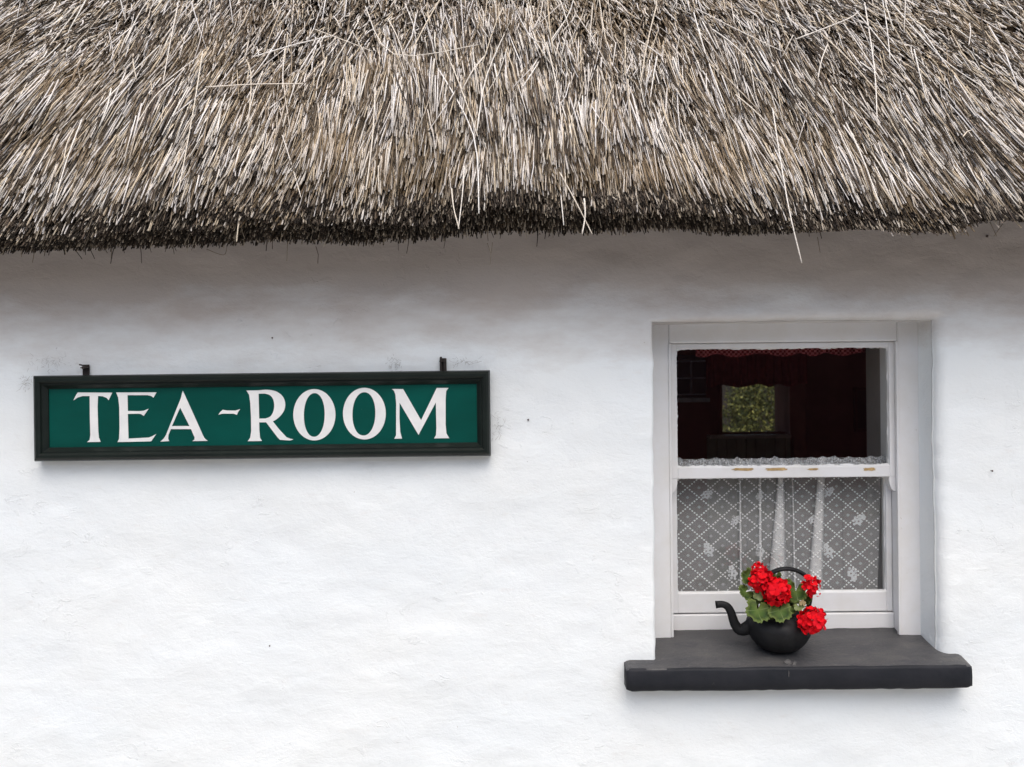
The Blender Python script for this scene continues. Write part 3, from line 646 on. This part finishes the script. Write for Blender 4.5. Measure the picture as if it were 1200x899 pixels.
def sprig(px, py, s=1.0, ang=0):
    b = MB(); c0 = P(px, py, YC - .004); sc = s * .0029
    def ring(cx_, cy_, r, r2, n=14):
        vo = [b.bm.verts.new(((cx_ + math.cos(t) * r * (1 + .18 * math.cos(5 * t))) * sc, 0, (cy_ + math.sin(t) * r * (1 + .18 * math.cos(5 * t))) * sc)) for t in [2 * math.pi * i / n for i in range(n)]]
        vi_ = [b.bm.verts.new(((cx_ + math.cos(t) * r2) * sc, 0, (cy_ + math.sin(t) * r2) * sc)) for t in [2 * math.pi * i / n for i in range(n)]]
        for i in range(n): b.bm.faces.new((vo[i], vo[(i + 1) % n], vi_[(i + 1) % n], vi_[i]))
    ring(0, 0, 3.9, 1.0, 20); ring(math.cos(ang) * 6.5, math.sin(ang) * 6.5, 3.1, .5, 20)
    for k in range(4):
        a_ = ang + .8 + k * .7; ring(math.cos(a_) * 5.5, math.sin(a_) * 5.5, 1.5, .3, 10)
    o = b.build('lace_flower', M_EMB, lace); o.location = (c0.x - LX, -.006, c0.z - LZ)
for a_ in ((832, 645, 1.1, 2.2), (828, 581, .9, .7), (862, 611, .8, 1.), (891, 582, .8, 1.5), (892, 646, 1., 1.9), (860, 672, 1.1, 2), (972, 646, 1.15, 2.2), (971, 578, .9, .9), (1006, 611, 1.1, .8), (997, 672, 1.1, 5.2), (953, 610, .8, 1)):
    sprig(*a_)

# ------------------------------------------------------------------ sign
SY = -.055; cL, cR = P(306, 487, SY), None
sc0 = P(306, 487.5, SY); hw, hh = 537 / 2 / F * (CAM_D + SY), 100.8 / 2 / F * (CAM_D + SY)
sign = empty('tea_room_sign', (sc0.x, -.012, sc0.z), (0, R(-.08), 0), 'long dark green TEA-ROOM signboard in a moulded frame, hung on the white wall', 'sign')
prof = [(0, 0), (0, -.030), (.004, -.040), (.011, -.046), (.019, -.046), (.024, -.041), (.026, -.036), (.030, -.036), (.041, -.022), (.0425, -.016), (.0425, -.004)]
b = MB(); ring = []
for (o_, y_) in prof:
    ring.append([b.bm.verts.new((sx * (hw - o_), y_, sz * (hh - o_))) for sx, sz in ((-1, -1), (1, -1), (1, 1), (-1, 1))])
for r0, r1 in zip(ring, ring[1:]):
    for k in range(4): b.bm.faces.new((r0[k], r0[(k + 1) % 4], r1[(k + 1) % 4], r1[k]))
b.build('frame', M_FRAME, sign)
MB().box(-hw + .040, hw - .040, -.018, -.002, -hh + .040, hh - .040, 0).build('green_board', M_GREEN, sign)
YBd = -.012 - .018
def letter(name, outs):
    cu = bpy.data.curves.new(name, 'CURVE'); cu.dimensions = '2D'; cu.fill_mode = 'BOTH'; cu.extrude = .0007
    for pts in outs:
        s_ = cu.splines.new('POLY'); s_.points.add(len(pts) - 1); s_.use_cyclic_u = True
        for i, (x_, y_) in enumerate(pts):
            p_ = P(x_, y_, YBd); s_.points[i].co = (p_.x - sc0.x, p_.z - sc0.z, 0, 1)
    t_ = bpy.data.objects.new('t', cu); C.objects.link(t_); dg = bpy.context.evaluated_depsgraph_get(); me = bpy.data.meshes.new_from_object(t_.evaluated_get(dg))
    bpy.data.objects.remove(t_); me.name = name
    me.transform(Matrix.Translation((0, -.0190, 0)) @ Matrix.Rotation(R(90), 4, 'X')); me.materials.clear()
    o = link('letter', me, M_LETTER, sign); o['label'] = name; return o
def cr(ox, oy, s_, pts): return [(ox + a / s_, oy + b_ / s_) for a, b_ in pts]
def ell(cx_, cy_, rx, ry, p=2.0, n=56, sk=0): return [(cx_ + rx * math.copysign(abs(math.cos(t)) ** (2 / p), math.cos(t)) + sk * math.sin(t), cy_ + ry * math.copysign(abs(math.sin(t)) ** (2 / p), math.sin(t))) for t in [2 * math.pi * i / n for i in range(n)]]
letter('cream letter T', [cr(80, 445, 10.58, [(66, 254), (100, 185), (122, 155), (548, 158), (503, 252), (480, 225), (430, 203), (372, 200), (366, 330), (368, 450), (375, 640), (382, 715), (404, 768), (235, 771), (268, 742), (276, 680), (270, 450), (268, 200), (180, 200), (120, 218)])])
letter('cream letter E', [cr(80, 445, 10.58, [(596, 156), (1096, 155), (1058, 222), (1030, 200), (985, 190), (737, 190), (740, 385), (880, 388), (940, 382), (998, 358), (938, 448), (905, 425), (870, 420), (740, 422), (748, 728), (1000, 715), (1040, 700), (1092, 672), (1030, 762), (960, 764), (612, 771), (632, 730), (638, 600), (635, 340), (622, 220)])])
letter('cream letter A', [cr(170, 445, 10, [(445, 128), (690, 672), (708, 695), (738, 716), (555, 719), (580, 700), (582, 675), (540, 578), (303, 578), (275, 650), (272, 690), (285, 718), (180, 724), (220, 690), (245, 650), (424, 210), (434, 160)]), cr(170, 445, 10, [(413, 325), (522, 542), (316, 542)])])
letter('cream hyphen', [cr(170, 445, 10, [(860, 411), (885, 375), (912, 352), (960, 360), (1060, 362), (1116, 344), (1092, 378), (1077, 412), (1040, 398), (930, 397), (895, 400)])])
def smooth2(pts, k=4):
    return [(p.x, p.y) for p in catmull([Vector((a, b_, 0)) for a, b_ in pts], k)]
letter('cream letter R', [cr(280, 445, 10, [(90, 127), (230, 125)] + smooth2([(232, 125), (330, 117), (430, 135), (505, 185), (541, 260), (536, 345), (495, 415), (440, 465), (398, 488)]) + [(470, 580), (555, 672), (600, 691), (640, 700), (600, 713), (482, 706), (450, 672), (320, 500), (238, 500), (241, 600), (248, 680), (272, 718), (103, 721), (133, 680), (145, 600), (143, 440), (135, 280), (122, 180)]),
       cr(280, 445, 10, [(232, 165)] + smooth2([(300, 163), (360, 180), (400, 225), (415, 295), (405, 370), (370, 430), (310, 455)]) + [(238, 456)])])
letter('cream letter O after the R', [cr(280, 445, 10, ell(885, 412, 247, 301)), cr(280, 445, 10, ell(884, 414, 122, 256, 2.1, sk=-4))])
letter('cream letter O before the M', [cr(390, 445, 10.57, ell(392, 422, 265, 320)), cr(390, 445, 10.57, ell(386, 425, 142, 268, 2.1, sk=-6))])
letter('cream letter M', [cr(450, 445, 10.58, [(98, 118), (238, 118), (460, 505), (655, 105), (803, 105), (772, 145), (765, 240), (764, 560), (775, 670), (808, 728), (620, 731), (645, 690), (650, 600), (643, 285), (428, 688), (194, 288), (192, 480), (202, 650), (224, 732), (127, 735), (150, 690), (152, 300), (143, 190), (125, 140)])])
m_rust = simple('rusted_black_iron', (.025, .018, .015), .75, .4, 60, .001)
def brk(px0, px1, py0, extra):
    b = MB(); a, c_ = P(px0, py0, -.02), P(px1, py0, -.02); lx, rx, tz = a.x - sc0.x, c_.x - sc0.x, a.z - sc0.z
    b.box(lx, rx, .002, .006, hh - .01, tz, .001); b.box(lx, rx, -.014, .0015, tz - .012, tz - .008, .001)
    if extra: b.tube([((lx + rx) / 2 - .006, -.006, hh - .003), ((lx + rx) / 2 - .006, -.006, tz + .004)], .0035); b.tube([((lx + rx) / 2 + .006, -.008, hh - .003), ((lx + rx) / 2 + .006, -.008, tz - .002)], .0045)
    else: b.tube([(lx - .006, -.006, tz), ((lx + rx) / 2, -.01, tz - .004)], .0022); b.tube([((lx + rx) / 2, .004, tz - .010), ((lx + rx) / 2, -.018, tz - .010)], .005)
    b.build('hanging_bracket', m_rust, sign)
brk(95, 103, 427, False); brk(515, 523, 420, True)
m_sc = simple('flaked_spot', (.5, .5, .48), .7)
# ------------------------------------------------------------------ nails & cobwebs on the wall
m_nail = simple('rusty_nail_iron', (.07, .045, .035), .7, .3, 80)
for (a, b_, r, lab) in ((619, 492, 1.0, 'small rusty nail in the white wall, the upper of two right of the sign'), (618, 541, .9, 'small rusty nail in the white wall, the lower of two right of the sign'), (1163, 552, 1.0, 'tiny rusty nail in the white wall far right of the window'), (319, 396, .9, 'tiny dark nail in the wall above the middle of the sign'), (316, 757, .8, 'tiny nail in the clean white wall well below the sign'), (1157, 277, 1.2, 'dark nail head in the shaded wall close under the thatch at right')):
    p = P(a, b_, -.01); o = MB().lathe([(0, 0), (r * .0022, .0005), (r * .0030, .002), (r * .0030, .003), (r * .001, .004), (r * .001, .02)], 12).build('nail', m_nail, None, True)
    o.location = (p.x, -.012, p.z); o.rotation_euler = (R(-90), 0, 0); tag(o, lab, 'nail', 'nails left in the whitewashed wall')
m_web = simple('dusty_cobweb', (.30, .29, .28), .95)
def web(px, py, rx, ry, n, lab):
    o_ = P(px, py, -.013); b = MB()
    for i in range(n):
        a = random.gauss(0, .5) * rx; c_ = random.gauss(0, .5) * ry; t = random.uniform(0, 6.28); L = random.uniform(1.2, 6.5)
        q = [(a, c_), (a + math.cos(t) * L * .5 + random.uniform(-1, 1), c_ + math.sin(t) * L * .5 + random.uniform(-1, 1)), (a + math.cos(t) * L, c_ + math.sin(t) * L)]
        yb = random.uniform(-.004, .001)
        b.tube([(u * .0027, yb, v * .0027) for u, v in q], random.uniform(.0002, .00042), 4)
    o = b.build('cobweb', m_web); o.location = o_; tag(o, lab, 'cobweb', 'dusty cobwebs round the sign'); return o
web(58, 425, 26, 12, 60, 'grey cobweb specks on the wall at the upper left corner of the sign')
web(30, 447, 7, 8, 34, 'little dark cobweb tuft beside the left end of the sign')
web(462, 428, 10, 9, 30, 'faint cobweb above the sign left of the right bracket')
web(545, 424, 16, 3.5, 34, 'faint cobweb above the sign right of the right bracket')
web(583, 500, 7, 14, 30, 'grey cobweb on the wall at the right end of the sign')

# ------------------------------------------------------------------ kettle
KY = .058; kp = P(912.5, 760, KY); K = (CAM_D + KY) / F / 6.42
kettle = empty('kettle', (kp.x, KY, sillz(KY) + .004), (R(11.0 - 5), 0, 0), 'old black cast iron kettle used as a flower pot on the window sill', 'kettle')
kettle.location.z = sillz(KY) + .004
pr = [(0, .001), (.056, .001), (.062, .004), (.074, .014), (.089, .034), (.099, .058), (.1035, .080), (.1030, .092), (.097, .106), (.084, .120), (.070, .129), (.060, .132), (.058, .138), (.053, .139), (.051, .132), (.051, .118)]
pr = [(a, b_ * .90) for a, b_ in pr]
pr2 = [(p.x, p.y) for p in catmull([Vector((a, b_, 0)) for a, b_ in pr], 3)]
b = MB().lathe(pr2, 56)
kb = b.build('kettle_body', M_IRON, kettle, True)
def loc5(x_, y_): return (x_ - 595) * K, (825 - y_) * K
b = MB(); sp_pts = [(400, 640, 56), (350, 655, 50), (300, 645, 43), (265, 605, 36), (245, 550, 33), (228, 500, 30), (203, 465, 28), (170, 450, 26), (135, 450, 27), (116, 452, 29)]
cp = catmull([(loc5(a, c_ + 42 - max(0, a - 300) * .35)[0], 0, loc5(a, c_ + 42 - max(0, a - 300) * .35)[1]) for a, c_, r in sp_pts], 4); rc = [v.x for v in catmull([(r * K, 0, 0) for *_, r in sp_pts], 4)]
n_ = 16; rings = []
for i, p in enumerate(cp):
    t_ = (cp[min(i + 1, len(cp) - 1)] - cp[max(i - 1, 0)]).normalized(); a_ = Vector((0, 1, 0)); b_ = t_.cross(a_)
    rings.append([b.bm.verts.new(p + (a_ * math.cos(q_) * .85 + b_ * math.sin(q_)) * rc[i] - (t_ * (rc[i] * .9 * abs(math.cos(q_)) ** 1.5) if i == len(cp) - 1 else Vector())) for q_ in [2 * math.pi * k_ / n_ for k_ in range(n_)]])
inner = [b.bm.verts.new(Vector(v.co) * .0 + cp[-1] + (v.co - cp[-1]) * .78) for v in rings[-1]]; deep = [b.bm.verts.new(cp[-6] + (Vector(v.co) - cp[-6]) * .6) for v in rings[-6]]
for r0, r1 in list(zip(rings, rings[1:])) + [(rings[-1], inner), (inner, deep)]:
    for k_ in range(n_): b.bm.faces.new((r0[k_], r0[(k_ + 1) % n_], r1[(k_ + 1) % n_], r1[k_]))
b.build('spout', M_IRON, kettle, True)
hp = catmull([(-.074, 0, .12), (-.073, 0, .17), (-.062, 0, .205), (-.030, 0, .242), (.012, 0, .257), (.055, 0, .250), (.086, 0, .228), (.099, 0, .192), (.098, 0, .155), (.089, 0, .112)], 6)
MB().tube(hp, .0068, 12, flat=1.5).build('handle', M_IRON, kettle, True)
for lx_, lz_ in ((-.074, .122), (.090, .113)): MB().tube([(lx_, -.012, lz_), (lx_, .012, lz_)], .011, 12).build('handle_lug', M_IRON, kettle, True)
MB().lathe([(0, .114), (.03, .113), (.0505, .108)], 24).build('potting_soil', simple('potting_soil', (.03, .02, .014), .95, .4, 90, .006), kettle, True)
# rough knob of hardened paint on the sill in front of the kettle
# ------------------------------------------------------------------ geranium
ger = empty('geranium', (kp.x, KY, kettle.location.z + .12), None, 'red flowering geranium with scalloped green leaves growing out of the black kettle', 'potted plant')
GZ = ger.location.z
m = Mat('red_petals', (.7, .005, .012), .65, .1); gi = m.n('ShaderNodeNewGeometry')
c = m.ramp(gi.outputs['Random Per Island'], [(0., (.50, .002, .008)), (.5, (.74, .005, .012)), (1., (.62, .008, .02))]); m.col(c); m.b.inputs['Subsurface Weight'].default_value = .0; M_RED_P = m.m
m = Mat('geranium_leaf', (.07, .12, .03), .65, .18); uvn = m.n('ShaderNodeUVMap'); uvn.uv_map = 'UVMap'
sp = m.n('ShaderNodeSeparateXYZ'); m.l(uvn.outputs[0], sp.inputs[0])
c = m.ramp(sp.outputs[0], [(0., (.09, .14, .03)), (.45, (.042, .085, .015)), (.70, (.022, .046, .011)), (.85, (.07, .11, .024)), (1., (.13, .17, .05))])
c = m.mix(m.ramp(m.noise(24, 4, .6), [(.4, 0.), (.7, .55)]), c, (.11, .13, .03))
vein = m.math('ABSOLUTE', m.math('SINE', m.math('MULTIPLY', sp.outputs[1], 3.5 * 2 * math.pi / 2)))
c = m.mix(m.math('MULTIPLY', m.math('LESS_THAN', vein, .09), .5), c, (.16, .21, .09)); m.col(c)
m.bump((m.noise(120, 3), .4, .002)); M_LEAF = m.m
m2_ = simple('pale_leaf', (.16, .20, .07), .6, .3, 50, .001); M_STEM = simple('geranium_stem', (.09, .13, .045), .6, .2, 30)
M_DRY = simple('withered_leaf', (.26, .20, .10), .8, .4, 40)
def leaf(x_, y_, dy, r, ang, tilt, yaw, mat=None, seed=0):
    """r metres; ang: where the notch (stalk) points, tilt back from upright"""
    rs = random.Random(seed); nA, nR = 84, 7; V = [(0, 0, 0)]; UV = [(0, 0)]
    for j in range(1, nR + 1):
        for i in range(nA):
            t = i / (nA - 1); th = R(18) + t * R(324); k = j / nR
            lob = 1.04 - .27 * (1 - abs(math.sin(t * math.pi * 5))) ** 1.6; cren = 1 + .05 * math.cos(t * 2 * math.pi * 20)
            rr = r * k * (1 + (lob * cren - 1) * k ** 2) * (.9 + .1 * math.sin(t * math.pi))
            h = r * (.10 * math.sin(t * math.pi * 7) * k * k + .16 * k * k * math.sin(t * math.pi * 2 + seed) - .14 * k * k + .05 * (1 - abs(math.cos(t * math.pi * 3.5))) * k)
            V.append((rr * math.sin(th), h, -rr * math.cos(th))); UV.append((k, t))
    fq = []; ft = []
    for i in range(nA - 1): ft.append((0, 1 + i, 2 + i))
    for j in range(nR - 1):
        for i in range(nA - 1): a = 1 + j * nA + i; fq.append((a, a + nA, a + nA + 1, a + 1))
    q0 = P(820 + x_ / 6.42, 640 + y_ / 6.42, KY + dy); X, Z = q0.x - kp.x, q0.z - GZ
    o = mesh_np('leaf', V, [np.array(fq), np.array(ft)], mat or M_LEAF, ger, True)
    uvl = o.data.uv_layers.new(name='UVMap'); vi = np.zeros(len(o.data.loops), np.int32); o.data.loops.foreach_get('vertex_index', vi); uvl.data.foreach_set('uv', np.array(UV, np.float32)[vi].ravel())
    md = o.modifiers.new('thick', 'SOLIDIFY'); md.thickness = .0007
    o.matrix_local = Matrix.Translation((X, dy, Z)) @ Matrix.Rotation(R(yaw), 4, 'Z') @ Matrix.Rotation(R(tilt), 4, 'X') @ Matrix.Rotation(R(ang), 4, 'Y')
    b = MB(); b.tube(catmull([(random.uniform(-.02, .02), random.uniform(-.01, .01), 0), (X * .6, dy * .4, max(Z * .7, .01) + .012), (X, dy + .001, Z)], 5), .0015, 6).build('stem', M_STEM, ger, True)
    return o
# x, y (crop pixels), depth, radius, notch angle, tilt, yaw
for i, a in enumerate([(435, 482, -.100, .042, 200, -26, 14, None), (602, 484, -.106, .038, 185, -24, -8, None), (345, 348, -.045, .027, 250, -40, 25, None), (368, 228, -.03, .029, 230, -12, 20, None),
                       (722, 340, -.060, .036, 190, -14, -12, None), (445, 365, -.06, .020, 180, -25, 5, m2_), (745, 455, -.085, .017, 160, -40, -20, m2_), (572, 222, .0, .020, 200, -10, 0, None),
                       (690, 400, -.03, .026, 170, -35, -10, None), (520, 500, -.085, .026, 170, -50, 0, None), (800, 400, -.02, .018, 150, -20, -30, None), (640, 290, .03, .026, 180, -20, 0, None), (560, 430, -.05, .028, 180, -30, 6, None), (690, 470, -.06, .022, 170, -45, -10, None), (475, 400, -.045, .024, 200, -20, 12, None), (773, 430, -.092, .010, 10, -20, 0, M_DRY), (400, 395, -.03, .024, 220, -30, 10, None)]):
    leaf(a[0], a[1], a[2], a[3], a[4] - 180 + 180, a[5], a[6], a[7], i + 1)
def flower_head(x_, y_, dy, r, n, seed, down=0):
    rs = random.Random(seed); b = MB(); q0 = P(820 + x_ / 6.42, 640 + y_ / 6.42, KY + dy); X, Z = q0.x - kp.x, q0.z - GZ
    for i in range(n):
        # florets spread over a dome facing the viewer and up
        z = 1 - 1.75 * (i + .5) / n; ph = i * 2.39996; q_ = math.sqrt(max(0, 1 - z * z)); nrm = Vector((q_ * math.cos(ph), -z, q_ * math.sin(ph))) + Vector((rs.uniform(-.2, .2), 0, rs.uniform(-.2, .2))); nrm.normalize()
        c_ = nrm * r * rs.uniform(.5, 1.02); a_ = nrm.cross(Vector((.3, .2, 1))).normalized(); b_ = nrm.cross(a_); pr_ = r * .44 * rs.uniform(.8, 1.15); off = rs.uniform(0, 6)
        for k in range(5):
            t = off + k * 2 * math.pi / 5 + rs.uniform(-.15, .15); rd = a_ * math.cos(t) + b_ * math.sin(t); sd_ = nrm.cross(rd); cup = rs.uniform(.15, .6)
            out = [(0.05, 0.02), (.35, .30), (.7, .42), (.95, .30), (1.0, 0), (.93, -.3), (.7, -.42), (.35, -.30)]
            vs = [b.bm.verts.new(c_ + rd * u * pr_ + sd_ * v * pr_ * 1.15 + nrm * pr_ * (cup * u * u - .5 * v * v + rs.uniform(-.04, .04))) for u, v in out]; cv = b.bm.verts.new(c_ + rd * .6 * pr_ + nrm * pr_ * (cup * .3 + .06))
            for q in range(8): b.bm.faces.new((vs[q], vs[(q + 1) % 8], cv))
    o = b.build('flower_head', M_RED_P, ger, True); o.location = (X, dy, Z)
    tip = Vector((X, dy + .01, Z - r * .3)); MB().tube(catmull([(X * .25, 0, 0), (X * .7, dy * .3, max(Z * .5, .005) + .01), tip], 5), .0018, 6).build('stem', M_STEM, ger, True)
flower_head(440, 182, -.02, .025, 20, 1); flower_head(466, 262, -.055, .034, 30, 2); flower_head(582, 345, -.085, .041, 42, 3); flower_head(832, 298, -.06, .030, 20, 4); flower_head(842, 562, -.125, .039, 40, 5)
flower_head(825, 348, -.05, .012, 6, 6); flower_head(520, 225, -.06, .014, 7, 7); flower_head(402, 300, -.06, .011, 5, 8); flower_head(905, 500, -.10, .010, 5, 9); flower_head(885, 355, -.06, .011, 5, 10)

# ------------------------------------------------------------------ garden behind, seen through the far window
bush = empty('garden_bush', (P(890, 490, 9.5).x + .34, 9.5, 0), label='yellow green leafy bush in the garden, seen through the far window', cat='bush')
m = Mat('bush_leaves', (.1, .13, .03), .6, .3); gi = m.n('ShaderNodeNewGeometry'); m.col(m.ramp(gi.outputs['Random Per Island'], [(0., (.015, .022, .008)), (.5, (.06, .075, .02)), (.8, (.20, .20, .05)), (1., (.34, .32, .09))])); M_BUSH = m.m
n = 24000; dirs = rng.normal(size=(n, 3)); dirs /= np.linalg.norm(dirs, axis=1, keepdims=True)
rad = (.55 + .45 * rng.uniform(0, 1, n)) * (1 + .25 * noise(dirs[:, 0] * 3, dirs[:, 1] * 3, dirs[:, 2] * 3, 4))
c_ = dirs * rad[:, None] * np.array([.85, .7, .8]) + np.array([0, 0, 1.2]); a_ = rng.normal(size=(n, 3)); a_ /= np.linalg.norm(a_, axis=1, keepdims=True); b_ = np.cross(a_, rng.normal(size=(n, 3))); b_ /= np.linalg.norm(b_, axis=1, keepdims=True)
sz = rng.uniform(.012, .030, n)[:, None]; V = np.stack([c_ - a_ * sz, c_ + b_ * sz * .5, c_ + a_ * sz, c_ - b_ * sz * .5], 1).reshape(-1, 3)
mesh_np('foliage', V, np.arange(n * 4).reshape(-1, 4), M_BUSH, bush)
b = MB()
for i in range(7):
    a = i * .9; b.tube([(0, 0, -.02), (math.cos(a) * .15, math.sin(a) * .15, .6), (math.cos(a) * .4, math.sin(a) * .4, 1.3)], [.02, .014, .006], 7)
b.build('stem', simple('bush_bark', (.09, .06, .04), .9), bush, True)
gw = MB().box(-7, 9, 12.6, 12.9, -.05, 2.6, .02).build('garden_wall', simple('dark_garden_stone', (.022, .018, .015), .9, .4, 6, .02)); tag(gw, 'dark stone garden wall behind the bush, beyond the far window', 'wall')

# ------------------------------------------------------------------ house across the street (mirrored in the panes)
hs_ = empty('house_across_street', (0, -12, 0), label='plain dark red house standing across the street behind the viewer', cat='house')
def f(b): b.box(-9, 9, -4, 0, -.05, 4.2, .02)
part('wall', simple('maroon_render', (.12, .035, .03), .9, .15, 2, .01), f, hs_)
def f(b): b.poly([(-4.4, 4.2), (.4, 4.2), (-2, 6.2)], 19, 0)
rf = part('roof', simple('grey_slate', (.09, .09, .1), .8, .2, 4, .01), f, hs_); rf.rotation_euler = (0, 0, R(90)); rf.location = (-9.5, 0, 0)
for xx in (-6.5, -3.8, 7.2):
    wv = part('window', simple('off_white_trim', (.5, .5, .5), .6), lambda b: (b.box(xx - .55, xx - .45, .001, .06, .9, 2.3, .005), b.box(xx + .45, xx + .55, .001, .06, .9, 2.3, .005), b.box(xx - .449, xx + .449, .001, .06, 2.2, 2.3, .005), b.box(xx - .6, xx + .6, .001, .09, .82, .899, .005)), hs_)
    part('pane', simple('dark_glass', (.02, .022, .028), .1, .1, 4, 0), lambda b: b.box(xx - .449, xx + .449, .001, .03, .9, 2.199, 0), wv)
